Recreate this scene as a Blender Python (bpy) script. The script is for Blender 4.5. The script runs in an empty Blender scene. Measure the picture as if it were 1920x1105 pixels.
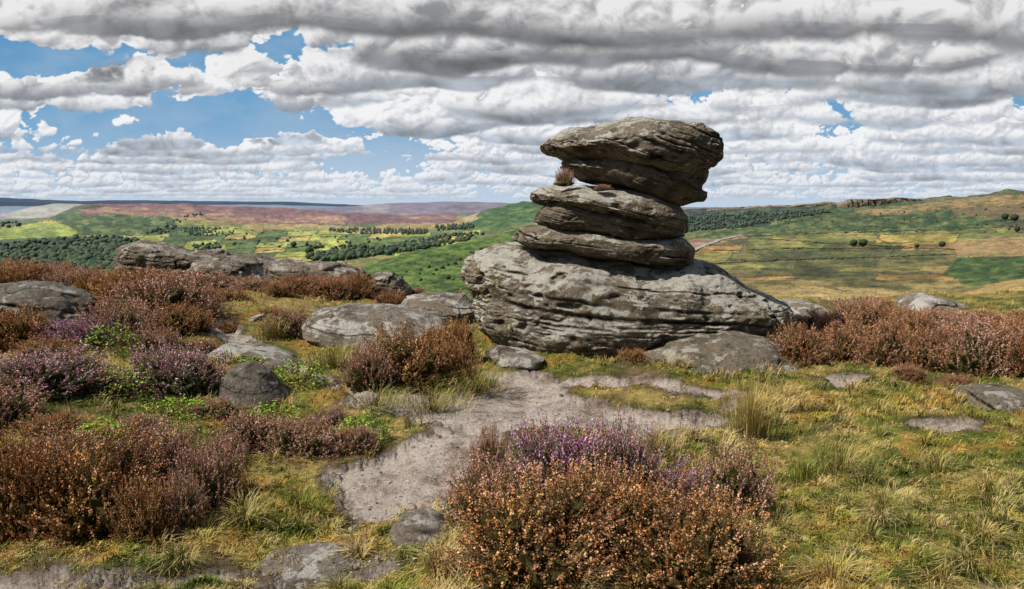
import bpy, math, random
import numpy as np
from mathutils import Vector
random.seed(7); RNG=np.random.default_rng(7)
S=bpy.context.scene; C=S.collection
EYE=1.7; FPX=1493.0; P=math.atan(167.5/FPX); SP,CP=math.sin(P),math.cos(P)
# ---------------------------------------------------------------- view geometry helpers
def slope(py):
    du=(552.5-np.asarray(py,float))/FPX
    return (-SP+du*CP)/(CP+du*SP)
def tx(px): return (np.asarray(px,float)-960)/FPX*0.9937
def pxof(t): return 960+np.asarray(t)/0.9937*FPX
def pyof(z,Y):
    s=(np.asarray(z)-EYE)/Y
    du=(SP+s*CP)/(CP-s*SP)
    return 552.5-du*FPX
def gp(px,py):
    Y=-EYE/slope(py); return tx(px)*Y, Y
# ---------------------------------------------------------------- noise
def _h(ix,iy,iz,seed):
    h=(ix.astype(np.uint32)*np.uint32(374761393)+iy.astype(np.uint32)*np.uint32(668265263)+iz.astype(np.uint32)*np.uint32(2246822519)+np.uint32((seed*3266489917)&0xffffffff))
    h=(h^(h>>np.uint32(13)))*np.uint32(1274126177); h=h^(h>>np.uint32(16))
    return (h&np.uint32(0xffffff)).astype(np.float32)/np.float32(0xffffff)
def n2(x,y,seed=0):
    x=np.asarray(x,float);y=np.asarray(y,float)
    xi=np.floor(x);yi=np.floor(y);fx=x-xi;fy=y-yi
    fx=fx*fx*(3-2*fx);fy=fy*fy*(3-2*fy);xi=xi.astype(np.int64);yi=yi.astype(np.int64);z=np.zeros_like(xi)
    a=_h(xi,yi,z,seed);b=_h(xi+1,yi,z,seed);c=_h(xi,yi+1,z,seed);d=_h(xi+1,yi+1,z,seed)
    return (a*(1-fx)+b*fx)*(1-fy)+(c*(1-fx)+d*fx)*fy
def n3(x,y,z,seed=0):
    xi=np.floor(x);yi=np.floor(y);zi=np.floor(z);fx=x-xi;fy=y-yi;fz=z-zi
    fx=fx*fx*(3-2*fx);fy=fy*fy*(3-2*fy);fz=fz*fz*(3-2*fz)
    xi=xi.astype(np.int64);yi=yi.astype(np.int64);zi=zi.astype(np.int64)
    def l(k):
        a=_h(xi,yi,zi+k,seed);b=_h(xi+1,yi,zi+k,seed);c=_h(xi,yi+1,zi+k,seed);d=_h(xi+1,yi+1,zi+k,seed)
        return (a*(1-fx)+b*fx)*(1-fy)+(c*(1-fx)+d*fx)*fy
    return l(0)*(1-fz)+l(1)*fz
def f2(x,y,o=4,seed=0,g=.5):
    s=0;a=1;t=0
    for i in range(o): s=s+a*(n2(x*2**i+i*17.3,y*2**i-i*9.1,seed+i)-.5);t+=a;a*=g
    return s/t*2
def bil2(x,y,o=5,seed=0,g=.55):
    s=0;a=1;t=0
    for i in range(o):
        xx=x*2**i+i*17.3;yy=y*2**i-i*9.1;xx,yy=xx*.83+yy*.55,yy*.83-xx*.55
        s=s+a*np.abs(n2(xx,yy,seed+i)+.5*n2(xx*1.3+7,yy*1.3,seed+i+60)-.75)*2.2;t+=a;a*=g
    return s/t
def f3(x,y,z,o=4,seed=0,g=.5):
    s=0;a=1;t=0
    for i in range(o): s=s+a*(n3(x*2**i+i*17.3,y*2**i-i*9.1,z*2**i+i*5.7,seed+i)-.5);t+=a;a*=g
    return s/t*2
def sst(x,a,b):
    t=np.clip((x-a)/(b-a),0,1); return t*t*(3-2*t)
def lerp(a,b,t): return a+(b-a)*t
# ---------------------------------------------------------------- mesh helpers
def mk(name,V,faces,mat,parent=None,col=None,smooth=True,attrs=None):
    me=bpy.data.meshes.new(name); V=np.asarray(V,np.float32)
    me.vertices.add(len(V)); me.vertices.foreach_set('co',V.ravel())
    if isinstance(faces,np.ndarray): faces=[faces]
    idx=np.concatenate([f.ravel() for f in faces]).astype(np.int32)
    tot=np.concatenate([np.full(len(f),f.shape[1]) for f in faces]); st=np.concatenate([[0],np.cumsum(tot)[:-1]]).astype(np.int32)
    me.loops.add(len(idx)); me.loops.foreach_set('vertex_index',idx)
    me.polygons.add(len(tot)); me.polygons.foreach_set('loop_start',st)
    me.polygons.foreach_set('use_smooth',np.full(len(tot),bool(smooth)))
    me.update(calc_edges=True)
    if col is not None:
        c=np.ones((len(V),4),np.float32); c[:,:3]=col
        me.color_attributes.new('col','FLOAT_COLOR','POINT').data.foreach_set('color',c.ravel())
    if attrs:
        for k,v in attrs.items():
            me.attributes.new(k,'FLOAT','POINT').data.foreach_set('value',np.asarray(v,np.float32))
    me.materials.append(mat)
    o=bpy.data.objects.new(name,me); C.objects.link(o)
    if parent: o.parent=parent
    return o
def tag(o,label=None,cat=None,group=None,kind=None):
    if label:o['label']=label
    if cat:o['category']=cat
    if group:o['group']=group
    if kind:o['kind']=kind
    return o
def empty(name,loc,rz=0):
    o=bpy.data.objects.new(name,None);C.objects.link(o);o.location=loc;o.rotation_euler=(0,0,rz);return o
# ---------------------------------------------------------------- node helper
class NT:
    def __init__(s,nt): s.nt=nt
    def node(s,t,**k):
        n=s.nt.nodes.new(t)
        for a,b in k.items(): setattr(n,a,b)
        return n
    def set(s,inp,v):
        if isinstance(v,X): s.nt.links.new(v.o,inp)
        elif isinstance(v,bpy.types.NodeSocket): s.nt.links.new(v,inp)
        else: inp.default_value=v
    def m(s,op,*a):
        n=s.node('ShaderNodeMath',operation=op)
        for i,v in enumerate(a): s.set(n.inputs[i],v)
        return X(s,n.outputs[0])
    def ss(s,x,a,b):
        n=s.node('ShaderNodeMapRange',interpolation_type='SMOOTHSTEP')
        s.set(n.inputs[0],x);n.inputs[1].default_value=a;n.inputs[2].default_value=b
        return X(s,n.outputs[0])
    def noise(s,v,scale=1.,detail=4.,rough=.5,dim='3D',dist=0.):
        n=s.node('ShaderNodeTexNoise',noise_dimensions=dim)
        if v is not None: s.set(n.inputs['Vector'],v)
        n.inputs['Scale'].default_value=scale;n.inputs['Detail'].default_value=detail;n.inputs['Roughness'].default_value=rough;n.inputs['Distortion'].default_value=dist
        return X(s,n.outputs[0])
    def mix(s,f,a,b,bt='MIX'):
        n=s.node('ShaderNodeMix',data_type='RGBA',blend_type=bt)
        s.set(n.inputs[0],f)
        for i,v in ((6,a),(7,b)):
            if isinstance(v,tuple) and len(v)==3: v=(*v,1)
            s.set(n.inputs[i],v)
        return X(s,n.outputs[2])
    def attr(s,name,out='Fac'):
        n=s.node('ShaderNodeAttribute',attribute_name=name); return X(s,n.outputs[out])
    def bump(s,h,strength=.5,dist=.01):
        n=s.node('ShaderNodeBump'); s.set(n.inputs['Height'],h);n.inputs['Strength'].default_value=strength;n.inputs['Distance'].default_value=dist
        return X(s,n.outputs[0])
class X:
    def __init__(s,t,o): s.t=t;s.o=o
    def __add__(a,b): return a.t.m('ADD',a,b)
    __radd__=__add__
    def __sub__(a,b): return a.t.m('SUBTRACT',a,b)
    def __rsub__(a,b): return a.t.m('SUBTRACT',b,a)
    def __mul__(a,b): return a.t.m('MULTIPLY',a,b)
    __rmul__=__mul__
    def clamp(a): return a.t.m('MINIMUM',a.t.m('MAXIMUM',a,0.),1.)
def newmat(name,rough=.9,spec=.2):
    m=bpy.data.materials.new(name);m.use_nodes=True;t=NT(m.node_tree)
    b=m.node_tree.nodes['Principled BSDF'];b.inputs['Roughness'].default_value=rough;b.inputs['Specular IOR Level'].default_value=spec
    pos=X(t,t.node('ShaderNodeNewGeometry').outputs['Position'])
    return m,t,b,pos
def rockmat(name,tint=(1,1,1),lich=.5,moss=.3):
    m,t,b,pos=newmat(name,.92,.2)
    g=t.node('ShaderNodeNewGeometry');sep=t.node('ShaderNodeSeparateXYZ');t.set(sep.inputs[0],g.outputs['Normal']);nz=X(t,sep.outputs[2])
    T=lambda c:tuple(a*b for a,b in zip(c,tint))
    med=t.noise(pos,6.,5,.65); fine=t.noise(pos,38.,4,.7); vf=t.noise(pos,150.,2,.6)
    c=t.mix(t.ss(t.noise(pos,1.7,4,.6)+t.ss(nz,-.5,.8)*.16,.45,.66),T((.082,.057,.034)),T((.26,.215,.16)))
    c=t.mix(t.ss(med,.42,.62)*.6,c,T((.33,.29,.23)))
    c=t.mix(t.ss(fine,.52,.64)*.7,c,T((.05,.04,.03)))
    mo=t.ss(t.noise(pos,2.6,5,.65)-t.ss(nz,.0,.9)*.05,.60-.15*moss,.74-.15*moss)
    c=t.mix(mo*.7,c,(.15,.125,.03))
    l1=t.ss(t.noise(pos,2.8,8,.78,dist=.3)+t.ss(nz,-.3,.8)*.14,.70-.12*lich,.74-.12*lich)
    c=t.mix(l1*.82,c,T((.62,.60,.53)))
    l2=t.ss(t.noise(pos,13.,4,.6),.65-.05*lich,.69-.05*lich);c=t.mix(l2*.7,c,T((.60,.59,.53)))
    c=t.mix(t.ss(med,.57,.66)*.55,c,T((.075,.06,.042)))
    c=t.mix(t.ss(vf,.56,.68)*.6,c,T((.05,.04,.03)))
    c=t.mix(t.ss(fine,.61,.69)*.6,c,T((.04,.03,.02)))
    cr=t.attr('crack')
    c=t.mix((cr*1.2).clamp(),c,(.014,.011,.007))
    t.set(b.inputs['Base Color'],c)
    h=t.noise(pos,14.,8,.74)+vf*.2
    t.set(b.inputs['Normal'],t.bump(h,1.,.055))
    return m
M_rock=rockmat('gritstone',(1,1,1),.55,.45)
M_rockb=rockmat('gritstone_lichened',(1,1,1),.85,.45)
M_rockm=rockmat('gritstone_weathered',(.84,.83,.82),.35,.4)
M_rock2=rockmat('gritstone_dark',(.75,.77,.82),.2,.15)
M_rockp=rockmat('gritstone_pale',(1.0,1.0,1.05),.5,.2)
def colmat(name,var=.35,vs=60,rough=.8,bs=0,spec=.2,bd=.6,det=3,fade=None):
    m,t,b,pos=newmat(name,rough,spec)
    c=t.attr('col','Color')
    near=1.
    if fade:
        sp_=t.node('ShaderNodeSeparateXYZ');t.set(sp_.inputs[0],pos);near=1.-t.ss(X(t,sp_.outputs[1]),fade[0],fade[1])
    if var:
        n=t.noise(pos,vs,det,.6)
        hs=t.node('ShaderNodeHueSaturation');t.set(hs.inputs['Value'],(n-.5)*var*3*near+1.);t.set(hs.inputs['Color'],c);c=X(t,hs.outputs[0])
    t.set(b.inputs['Base Color'],c)
    if bs: t.set(b.inputs['Normal'],t.bump(t.noise(pos,bs,6,.7)*near,.8,bd/bs))
    return m
M_leaf=colmat('heather_leaf',0)
M_bloom=colmat('heather_blossom',0)
M_grass=colmat('grass_blade',0)
M_tree=colmat('tree_foliage',.6,.25)
M_dirt=colmat('turf_soil',.6,22,bs=45,det=5)
M_hill=colmat('hill_ground',.8,.045,bs=.02,bd=.45,det=7,fade=(2200,6500))
M_bark=colmat('bark',.3,5)
M_wall=colmat('field_stone',.3,1)
def pathmat():
    m,t,b,pos=newmat('grit_path',.9,.25)
    a=t.noise(pos,2.2,8,.72);f=t.noise(pos,55.,5,.8);g=t.noise(pos,7.,5,.65)
    c=t.mix(t.ss(a,.36,.54),(.24,.175,.13),(.59,.505,.44))
    c=t.mix(t.ss(g,.51,.63)*.6,c,(.21,.15,.11))
    c=t.mix(t.ss(f,.5,.60)*.6,c,(.74,.66,.59))
    c=t.mix(t.ss(f,.46,.36)*.75,c,(.09,.062,.048))
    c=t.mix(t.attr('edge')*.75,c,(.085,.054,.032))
    t.set(b.inputs['Base Color'],c)
    t.set(b.inputs['Normal'],t.bump(t.noise(pos,9.,10,.8),1.,.06))
    return m
M_path=pathmat()
# ---------------------------------------------------------------- path outline on the ground (metres)
def gpoly(l): return np.array([gp(a,b) for a,b in l])
PATHS=[gpoly([(372,628),(405,620),(450,643),(550,680),(600,710),(700,735),(800,737),(905,726),(912,696),(1010,692),(1060,702),(1120,704),(1260,714),(1390,736),(1380,770),(1395,795),(1300,816),(1180,812),(1020,812),(965,840),(925,880),(905,915),(840,935),(795,960),(640,966),(605,925),(555,882),(620,862),(725,844),(800,812),(826,794),(740,778),(640,760),(580,726),(500,696),(400,662)]),
 gpoly([(-260,1076),(0,1064),(200,1054),(420,1044),(560,1048),(760,1054),(700,1092),(480,1092),(300,1088),(180,1108),(0,1115),(-260,1122)]),
 gpoly([(1530,710),(1620,704),(1665,718),(1590,732)]),
 gpoly([(1690,800),(1800,792),(1915,802),(1860,815),(1740,814)]),
 gpoly([(1640,1084),(1800,1074),(1960,1090),(2000,1120),(1700,1112)])]
TURF=gpoly([(1050,722),(1110,726),(1200,732),(1290,740),(1390,752),(1380,766),(1250,764),(1130,750),(1055,738)])
def sdist(poly,x,y):
    d=np.full(x.shape,1e9);ins=np.zeros(x.shape,bool);n=len(poly)
    for i in range(n):
        ax,ay=poly[i];bx,by=poly[(i+1)%n];ex,ey=bx-ax,by-ay
        h=np.clip(((x-ax)*ex+(y-ay)*ey)/(ex*ex+ey*ey),0,1)
        d=np.minimum(d,(x-ax-ex*h)**2+(y-ay-ey*h)**2)
        c=((ay>y)!=(by>y))&(x<ex*(y-ay)/(ey if abs(ey)>1e-9 else 1e-9)+ax); ins^=c
    d=np.sqrt(d); return np.where(ins,d,-d)
def pathsd(x,y):
    s=np.full(x.shape,-9.);m=(y<13)&(y>2)
    xm,ym=x[m],y[m];r=np.full(xm.shape,-9.)
    for p in PATHS: r=np.maximum(r,sdist(p,xm,ym))
    r=np.minimum(r,-sdist(TURF,xm,ym))
    r=r+.32*f2(xm*2.3,ym*2.3,6,50,.78); s[m]=r; return s
EX=np.array([-600,0,300,620,700,860,1300,1500,1920,2600]);EYv=np.array([21,21,21,19,15.5,14.5,14,14,15.5,16])
ROWS=[(70,[(0,700),(600,700),(690,640),(900,620),(1200,640),(1400,700),(1920,690)]),
(160,[(0,600),(600,590),(690,545),(850,525),(1000,505),(1200,530),(1350,600),(1700,590),(1920,560)]),
(350,[(0,560),(600,540),(690,494),(800,466),(900,448),(980,426),(1100,420),(1200,450),(1300,552),(1500,556),(1700,552),(1800,543),(1920,517),(2200,500)]),
(430,[(0,548),(600,530),(690,520),(800,510),(980,480),(1200,500),(1300,540),(1500,545),(1700,553),(1800,549),(1920,535)]),
(800,[(0,518),(200,512),(400,500),(600,495),(800,490),(1000,455),(1200,490),(1350,492),(1600,488),(1800,484),(1920,478)]),
(1300,[(0,482),(200,462),(300,475),(450,480),(600,472),(800,462),(1000,440),(1300,452),(1500,440),(1700,438),(1800,436),(1920,415)]),
(1600,[(0,464),(200,450),(300,465),(500,466),(700,456),(900,446),(1000,425),(1300,426),(1400,422),(1500,414),(1600,408),(1700,402),(1800,396),(1920,386)]),
(1900,[(0,450),(130,444),(300,455),(500,458),(700,448),(900,432),(1000,410),(1100,400),(1280,393),(1400,387),(1560,383),(1580,388),(1640,384),(1700,374),(1800,368),(1880,359),(1920,357),(2300,350)]),
(2300,[(0,436),(130,432),(300,445),(500,450),(700,442),(850,428),(880,418),(940,398),(1000,388),(1100,385),(1280,398),(1560,392),(1700,382),(1920,366)]),
(2700,[(0,430),(100,425),(200,415),(300,422),(500,436),(700,435),(850,418),(880,402),(940,384),(990,377),(1100,375),(1200,380),(1280,394),(1600,396),(1920,380)]),
(3300,[(0,427),(60,420),(110,410),(150,402),(250,403),(350,408),(500,426),(700,430),(900,418),(1000,400),(1300,400),(1920,390)]),
(4200,[(0,420),(60,414),(100,404),(130,392),(155,383),(200,381),(330,383),(450,387),(560,392),(650,399),(750,406),(900,405),(1300,395),(1920,392)]),
(4900,[(0,412),(100,408),(155,394),(450,396),(650,406),(800,402),(1300,396),(1920,394)]),
(7000,[(0,402),(60,388),(100,382),(150,383),(300,386),(450,386),(560,392),(620,390),(700,384),(750,380),(850,378),(930,380),(1000,383),(1300,389),(1920,389)]),
(9000,[(0,402),(150,392),(600,394),(930,390),(1300,391),(1920,391)]),
(11000,[(-300,380),(0,379),(90,381),(220,379),(420,382),(520,381),(620,386),(700,389),(1300,390),(1920,390)]),
(12000,[(-300,384),(0,384),(600,388),(1920,391)]),
(15000,[(-300,372),(0,371),(60,373),(150,377),(250,376),(400,377),(550,379),(640,383),(700,387),(1300,389),(1920,388)]),
(17000,[(0,396),(1920,396)])]
RL=np.log([r[0] for r in ROWS])
def terrain(t,Y):
    """height field over (t,Y) ; t=x/Y"""
    px=pxof(t);x=t*Y;Ye=np.interp(px,EX,EYv)
    loc=.09*f2(x*.55,Y*.55,3,1)+.085*f2(x*2.0,Y*2.0,5,5,.6)*sst(Y,1,3)
    loc=loc+.25*np.exp(-((x+4.6)/1.6)**2)*sst(Y,3,6)*(1-sst(Y,14,19))
    rows=np.array([EYE+r[0]*slope(np.interp(px.ravel(),[a for a,b in r[1]],[b for a,b in r[1]])) for r in ROWS])
    L=np.log(np.maximum(Y,70)).ravel();k=np.clip(np.searchsorted(RL,L,side='right')-1,0,len(RL)-2)
    f=(L-RL[k])/(RL[k+1]-RL[k]);ar=np.arange(len(L))
    zf=(rows[k,ar]*(1-f)+rows[k+1,ar]*f).reshape(t.shape)
    u=np.clip((Y-Ye)/(70-Ye),0,1)
    z=np.where(Y<70,loc*(1-u)+zf*u**1.05,zf)
    amp=Y*.0042*sst(Y,60,200)*(1-.75*sst(Y,3500,6000))
    z=z+amp*f2(pxof(t)/42.,np.log(Y)*11.,6,30,.62)
    return z
tc=np.concatenate([np.linspace(-2.2,-.75,60,endpoint=False),np.linspace(-.75,.75,1000),np.linspace(.75,2.2,61)[1:]])
Yn=np.exp(np.linspace(math.log(1.0),math.log(45),430)); Yf=np.exp(np.linspace(math.log(45),math.log(17000),560))
def gfaces(nr,nc,mask=None):
    i=np.arange(nr*nc).reshape(nr,nc)
    q=np.stack([i[:-1,:-1],i[:-1,1:],i[1:,1:],i[1:,:-1]],-1).reshape(-1,4)
    if mask is not None: q=q[mask.ravel()]
    return q
T,YY=np.meshgrid(tc,Yn);Z=terrain(T,YY);Xg=T*YY;SD=pathsd(Xg.ravel(),YY.ravel()).reshape(Xg.shape)
flat=sst(SD,-.1,.2)
Zn=Z-.055*sst(SD,-.02,.16)-.02*flat
def turfcol(x,y):
    a=f2(x*.8,y*1.0,5,80,.6);b=f2(x*1.5+9,y*1.9,5,90,.65);c=f2(x*8,y*8,3,95);d=f2(x*.35+3,y*.5,3,99)
    g=np.array([.125,.165,.024]);yg=np.array([.33,.325,.045]);st=np.array([.62,.45,.155]);ora=np.array([.54,.28,.065])
    k=lambda v:v[...,None]
    col=lerp(g,yg,k(sst(a+.7*c,-.5,.35)));col=lerp(col,st,k(sst(b+.7*c+.3*d,-.15,.55)*.85));col=lerp(col,ora,k(sst(a-b+.7*c,.05,.8)*.75))
    return col
gc=turfcol(Xg,YY)*.5
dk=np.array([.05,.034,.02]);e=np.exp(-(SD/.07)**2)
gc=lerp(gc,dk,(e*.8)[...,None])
soil=sst(f2(Xg*1.6+40,YY*1.6,5,60,.65),.26,.42);gc=lerp(gc,np.array([.11,.075,.04]),soil[...,None]*.8)
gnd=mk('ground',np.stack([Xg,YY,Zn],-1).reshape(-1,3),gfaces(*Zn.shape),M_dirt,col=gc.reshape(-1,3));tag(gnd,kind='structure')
def gz(x,y):
    x=np.atleast_1d(np.asarray(x,float));y=np.atleast_1d(np.asarray(y,float));sd=pathsd(x,y)
    return terrain(x/y,y)-.055*sst(sd,-.02,.16)-.02*sst(sd,-.1,.2)
pm=(SD>-.07);fm=pm[:-1,:-1]&pm[1:,1:]&pm[:-1,1:]&pm[1:,:-1]
Zp=Zn+np.clip(SD*.3,-.02,.012)+.022*f2(Xg*5,YY*5,5,70,.65)*flat
q=gfaces(*Zn.shape,mask=fm);u,inv=np.unique(q,return_inverse=True)
PV=np.stack([Xg,YY,Zp],-1).reshape(-1,3)[u]
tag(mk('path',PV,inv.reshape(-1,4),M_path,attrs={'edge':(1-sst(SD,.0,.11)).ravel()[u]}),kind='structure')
# ---------------------------------------------------------------- far hills
T,YY=np.meshgrid(tc,Yf);Z=terrain(T,YY);HX=T*YY;HZ=Z
PX=pxof(T);PY=pyof(Z,YY)
wx=PX+14*f2(PX/40,PY/9,4,200);wy=PY+4.0*f2(PX/45,PY/9,4,210)
nf=f2(PX/70,PY/12,5,220,.6);nf2=f2(PX/16,PY/4,5,230,.65);nf3=f2(PX/180,PY/20,4,240)
col=np.zeros(PX.shape+(3,));col[:]=(.13,.15,.045)
def inpoly(poly,x,y):
    ins=np.zeros(x.shape,bool);n=len(poly)
    for i in range(n):
        ax,ay=poly[i];bx,by=poly[(i+1)%n]
        if ay==by: continue
        ins^=((ay>y)!=(by>y))&(x<(bx-ax)*(y-ay)/(by-ay)+ax)
    return ins
def paint(poly,c,y0,y1,c2=None,k=1.,n=None,a=-.1,b=.35):
    m=inpoly(poly,wx,wy)&(YY>=y0)&(YY<y1)
    cc=np.array(c)
    if c2 is not None:
        nn=(nf if n is None else n)[m];cc=lerp(cc,np.array(c2),sst(nn,a,b)[:,None])
    col[m]=col[m]*(1-k)+cc*k
def R(x0,y0,x1,y1): return [(x0,y0),(x1,y0),(x1,y1),(x0,y1)]
BIG=R(-2000,300,4000,760)
sx=wx*.35+PX*.65;sy=wy*.3+PY*.7
def cells(w,h,tl,sd_):
    v=(sy+tl*sx)/h;cy=np.floor(v).astype(int);uu=(sx+.8*sy)/w+_h(cy,cy*0,cy*0,sd_)*3;cx=np.floor(uu).astype(int)
    eu=np.minimum(uu-cx,1-(uu-cx))*w;ev=np.minimum(v-cy,1-(v-cy))*h
    return _h(cx,cy,cx*0,sd_+1),np.minimum(eu*.8,ev*1.6)
hv,ed=cells(56,9.5,.04,77);pal=np.array([(.31,.33,.06),(.12,.17,.035),(.46,.36,.11),(.09,.13,.03),(.37,.40,.08)])
fc=pal[(hv*4.99).astype(int)]
m=(YY>600)&(YY<3400)&(PX<900);col[m]=(fc*(1+.25*nf2[...,None]))[m]
hedge=(ed<.85)&(f2(PX/12,PY/6,2,333)>-.25);mh=m&hedge;col[mh]=(.03,.045,.018)
paint(R(-2000,300,700,760),(.05,.085,.022),40,620,(.09,.12,.03))
paint([(-500,440),(250,438),(330,470),(300,560),(-500,560)],(.035,.055,.018),600,1900,(.08,.11,.03))
paint([(0,418),(140,420),(150,442),(60,446),(-60,445),(-300,440),(-300,425)],(.32,.37,.07),1200,3300,(.16,.22,.05))
paint([(60,395),(200,385),(350,402),(420,408),(330,440),(240,444),(140,440),(110,420)],(.055,.10,.02),1900,4300,(.14,.17,.045),n=nf2)
paint([(320,405),(500,418),(720,428),(700,434),(470,430),(330,420)],(.44,.30,.11),1900,4300,(.22,.22,.06))
paint([(690,425),(880,405),(890,436),(760,440)],(.36,.26,.10),1900,4300,(.15,.18,.05))
paint(R(150,300,860,420),(.20,.095,.085),3300,4900,(.38,.23,.13),n=nf,a=.0,b=.5)
paint([(190,395),(330,400),(480,412),(650,415),(640,421),(400,412),(230,404)],(.42,.26,.13),3000,4900,(.18,.11,.08),n=nf2)
paint([(120,380),(165,380),(210,386),(150,392),(100,402)],(.05,.04,.02),3300,4900,(.11,.09,.04))
paint([(850,430),(900,395),(985,372),(1300,370),(1300,440),(900,432)],(.05,.115,.022),1800,3200,(.11,.165,.038),n=nf2)
paint([(860,405),(905,395),(900,408),(870,420)],(.42,.33,.18),1800,3200)
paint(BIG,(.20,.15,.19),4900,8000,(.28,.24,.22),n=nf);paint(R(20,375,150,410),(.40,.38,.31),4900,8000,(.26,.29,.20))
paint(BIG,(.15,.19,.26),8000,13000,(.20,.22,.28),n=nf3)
paint(BIG,(.17,.25,.36),12500,20000,(.20,.28,.38),n=nf3)  # farthest ridges painted in haze blue
paint([(640,300),(1260,300),(1320,760),(600,760)],(.038,.09,.015),40,425,(.10,.155,.03),n=nf2,a=-.5,b=.3)
paint(R(640,300,1290,760),(.28,.24,.08),425,1000,(.14,.17,.045))
RM=R(1270,300,4000,760)
paint(RM,(.11,.105,.034),40,1350,(.27,.205,.07),a=-.3,b=.4)
paint([(1290,470),(1500,462),(1760,470),(1800,500),(1500,520),(1290,500)],(.11,.12,.034),200,1500,(.23,.20,.055))
paint([(1400,440),(1620,432),(1900,425),(1920,440),(1700,462),(1430,470)],(.17,.19,.045),700,1500,(.33,.28,.08))
hv2,ed2=cells(150,15,.015,177);mr=(YY>480)&(YY<1330)&(PX>1280)&(PY<525)
col[mr]*=(.55+.9*hv2[mr])[:,None]*np.where((hv2[mr]>.6)[:,None],np.array([1.4,1.02,.9]),np.array([1.,1.,1.]))
hg=mr&(ed2<.8)&(f2(PX/25,PY/9,2,335)>-.2);col[hg]=(.045,.048,.028)
paint([(1285,430),(1370,432),(1410,445),(1300,462)],(.23,.14,.09),700,1700,(.30,.21,.11))
paint([(1780,455),(1940,440),(2400,440),(2400,482),(1800,480)],(.38,.25,.11),500,1600,(.20,.165,.06),n=nf2)
paint([(1800,482),(2400,480),(2400,515),(1920,522),(1830,538),(1780,515)],(.04,.085,.016),200,1500,(.09,.12,.03),n=nf2)
paint([(1430,535),(1600,540),(1720,548),(1640,580),(1420,585)],(.44,.31,.12),100,900,(.18,.155,.055),n=nf2)
paint([(1740,560),(1830,545),(1920,522),(2400,500),(2400,552),(1920,545),(1800,558)],(.46,.31,.11),60,600,(.30,.21,.08),n=nf2)
paint([(1740,566),(1920,548),(2400,540),(2400,700),(1700,700)],(.06,.10,.02),60,600,(.14,.14,.04),n=nf2)
paint(RM,(.045,.085,.018),1330,2000,(.14,.145,.045),n=nf2,a=-.2,b=.45)
paint([(1280,380),(1560,380),(1500,405),(1420,425),(1280,435)],(.035,.055,.03),1330,2000,(.07,.10,.038),n=nf2)
paint([(1600,398),(1750,380),(1850,366),(2400,352),(2400,378),(1800,390),(1640,405)],(.36,.23,.09),1330,2600,(.12,.12,.04),n=nf2,a=-.2,b=.3)
paint([(1780,392),(1940,380),(2400,372),(2400,402),(1900,410),(1800,404)],(.18,.115,.05),1330,2600,(.09,.10,.03),n=nf2,a=-.1,b=.35)
paint([(1700,372),(1860,358),(2400,345),(2400,358),(1860,366),(1720,378)],(.08,.09,.03),1330,2600,(.15,.13,.05))
col*= (1+(.65*nf2+.3*nf)*(1-sst(YY,5000,9000)*.8))[...,None]
hz=(.8*(1-np.exp(-YY/17000)))[...,None];col=col*(1-hz)+np.array([.20,.28,.40])*hz  # aerial haze painted into the hill colours, stronger with distance
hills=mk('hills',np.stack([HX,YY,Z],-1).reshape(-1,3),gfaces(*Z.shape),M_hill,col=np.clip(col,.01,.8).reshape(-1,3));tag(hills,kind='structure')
def hit(px,py,ymin=60,strict=False):
    j=int(np.clip(np.searchsorted(tc,tx(px)),0,len(tc)-1));colv=PY[:,j]
    k=np.where((colv<=py)&(Yf>60))[0]
    if len(k)==0: return None
    if strict and Yf[k[0]]<ymin: return None
    k=k[Yf[k]>ymin]
    if len(k)==0: return None
    k=k[0];return Vector((tc[j]*Yf[k],Yf[k],HZ[k,j]))
# ---------------------------------------------------------------- cube sphere
def cubesphere(n):
    r=np.arange(n+1);pts=[];fac=[];off=0
    A,B=np.meshgrid(r,r,indexing='ij');A=A.ravel();B=B.ravel();i=np.arange((n+1)**2).reshape(n+1,n+1)
    q=np.stack([i[:-1,:-1],i[1:,:-1],i[1:,1:],i[:-1,1:]],-1).reshape(-1,4)
    for ax in range(3):
        for s in (0,n):
            p=np.zeros(((n+1)**2,3),int);p[:,ax]=s;p[:,(ax+1)%3]=A;p[:,(ax+2)%3]=B
            pts.append(p);fac.append((q if s else q[:,::-1])+off);off+=len(p)
    pts=np.concatenate(pts);fac=np.concatenate(fac)
    u,inv=np.unique(pts,axis=0,return_inverse=True);inv=inv.ravel()
    d=np.tan((u/n*2-1)*math.pi/4);d/=np.linalg.norm(d,axis=1,keepdims=True)
    return d,inv[fac]
CS={}
def csph(n):
    if n not in CS: CS[n]=cubesphere(n)
    return CS[n]
def vnormals(V,F):
    a=V[F[:,2]]-V[F[:,0]];b=V[F[:,3]]-V[F[:,1]];fn=np.cross(a,b);N=np.zeros_like(V)
    for k in range(4): 
        for c in range(3): N[:,c]+=np.bincount(F[:,k],fn[:,c],minlength=len(V))
    return N/np.maximum(np.linalg.norm(N,axis=1,keepdims=True),1e-12)
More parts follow.
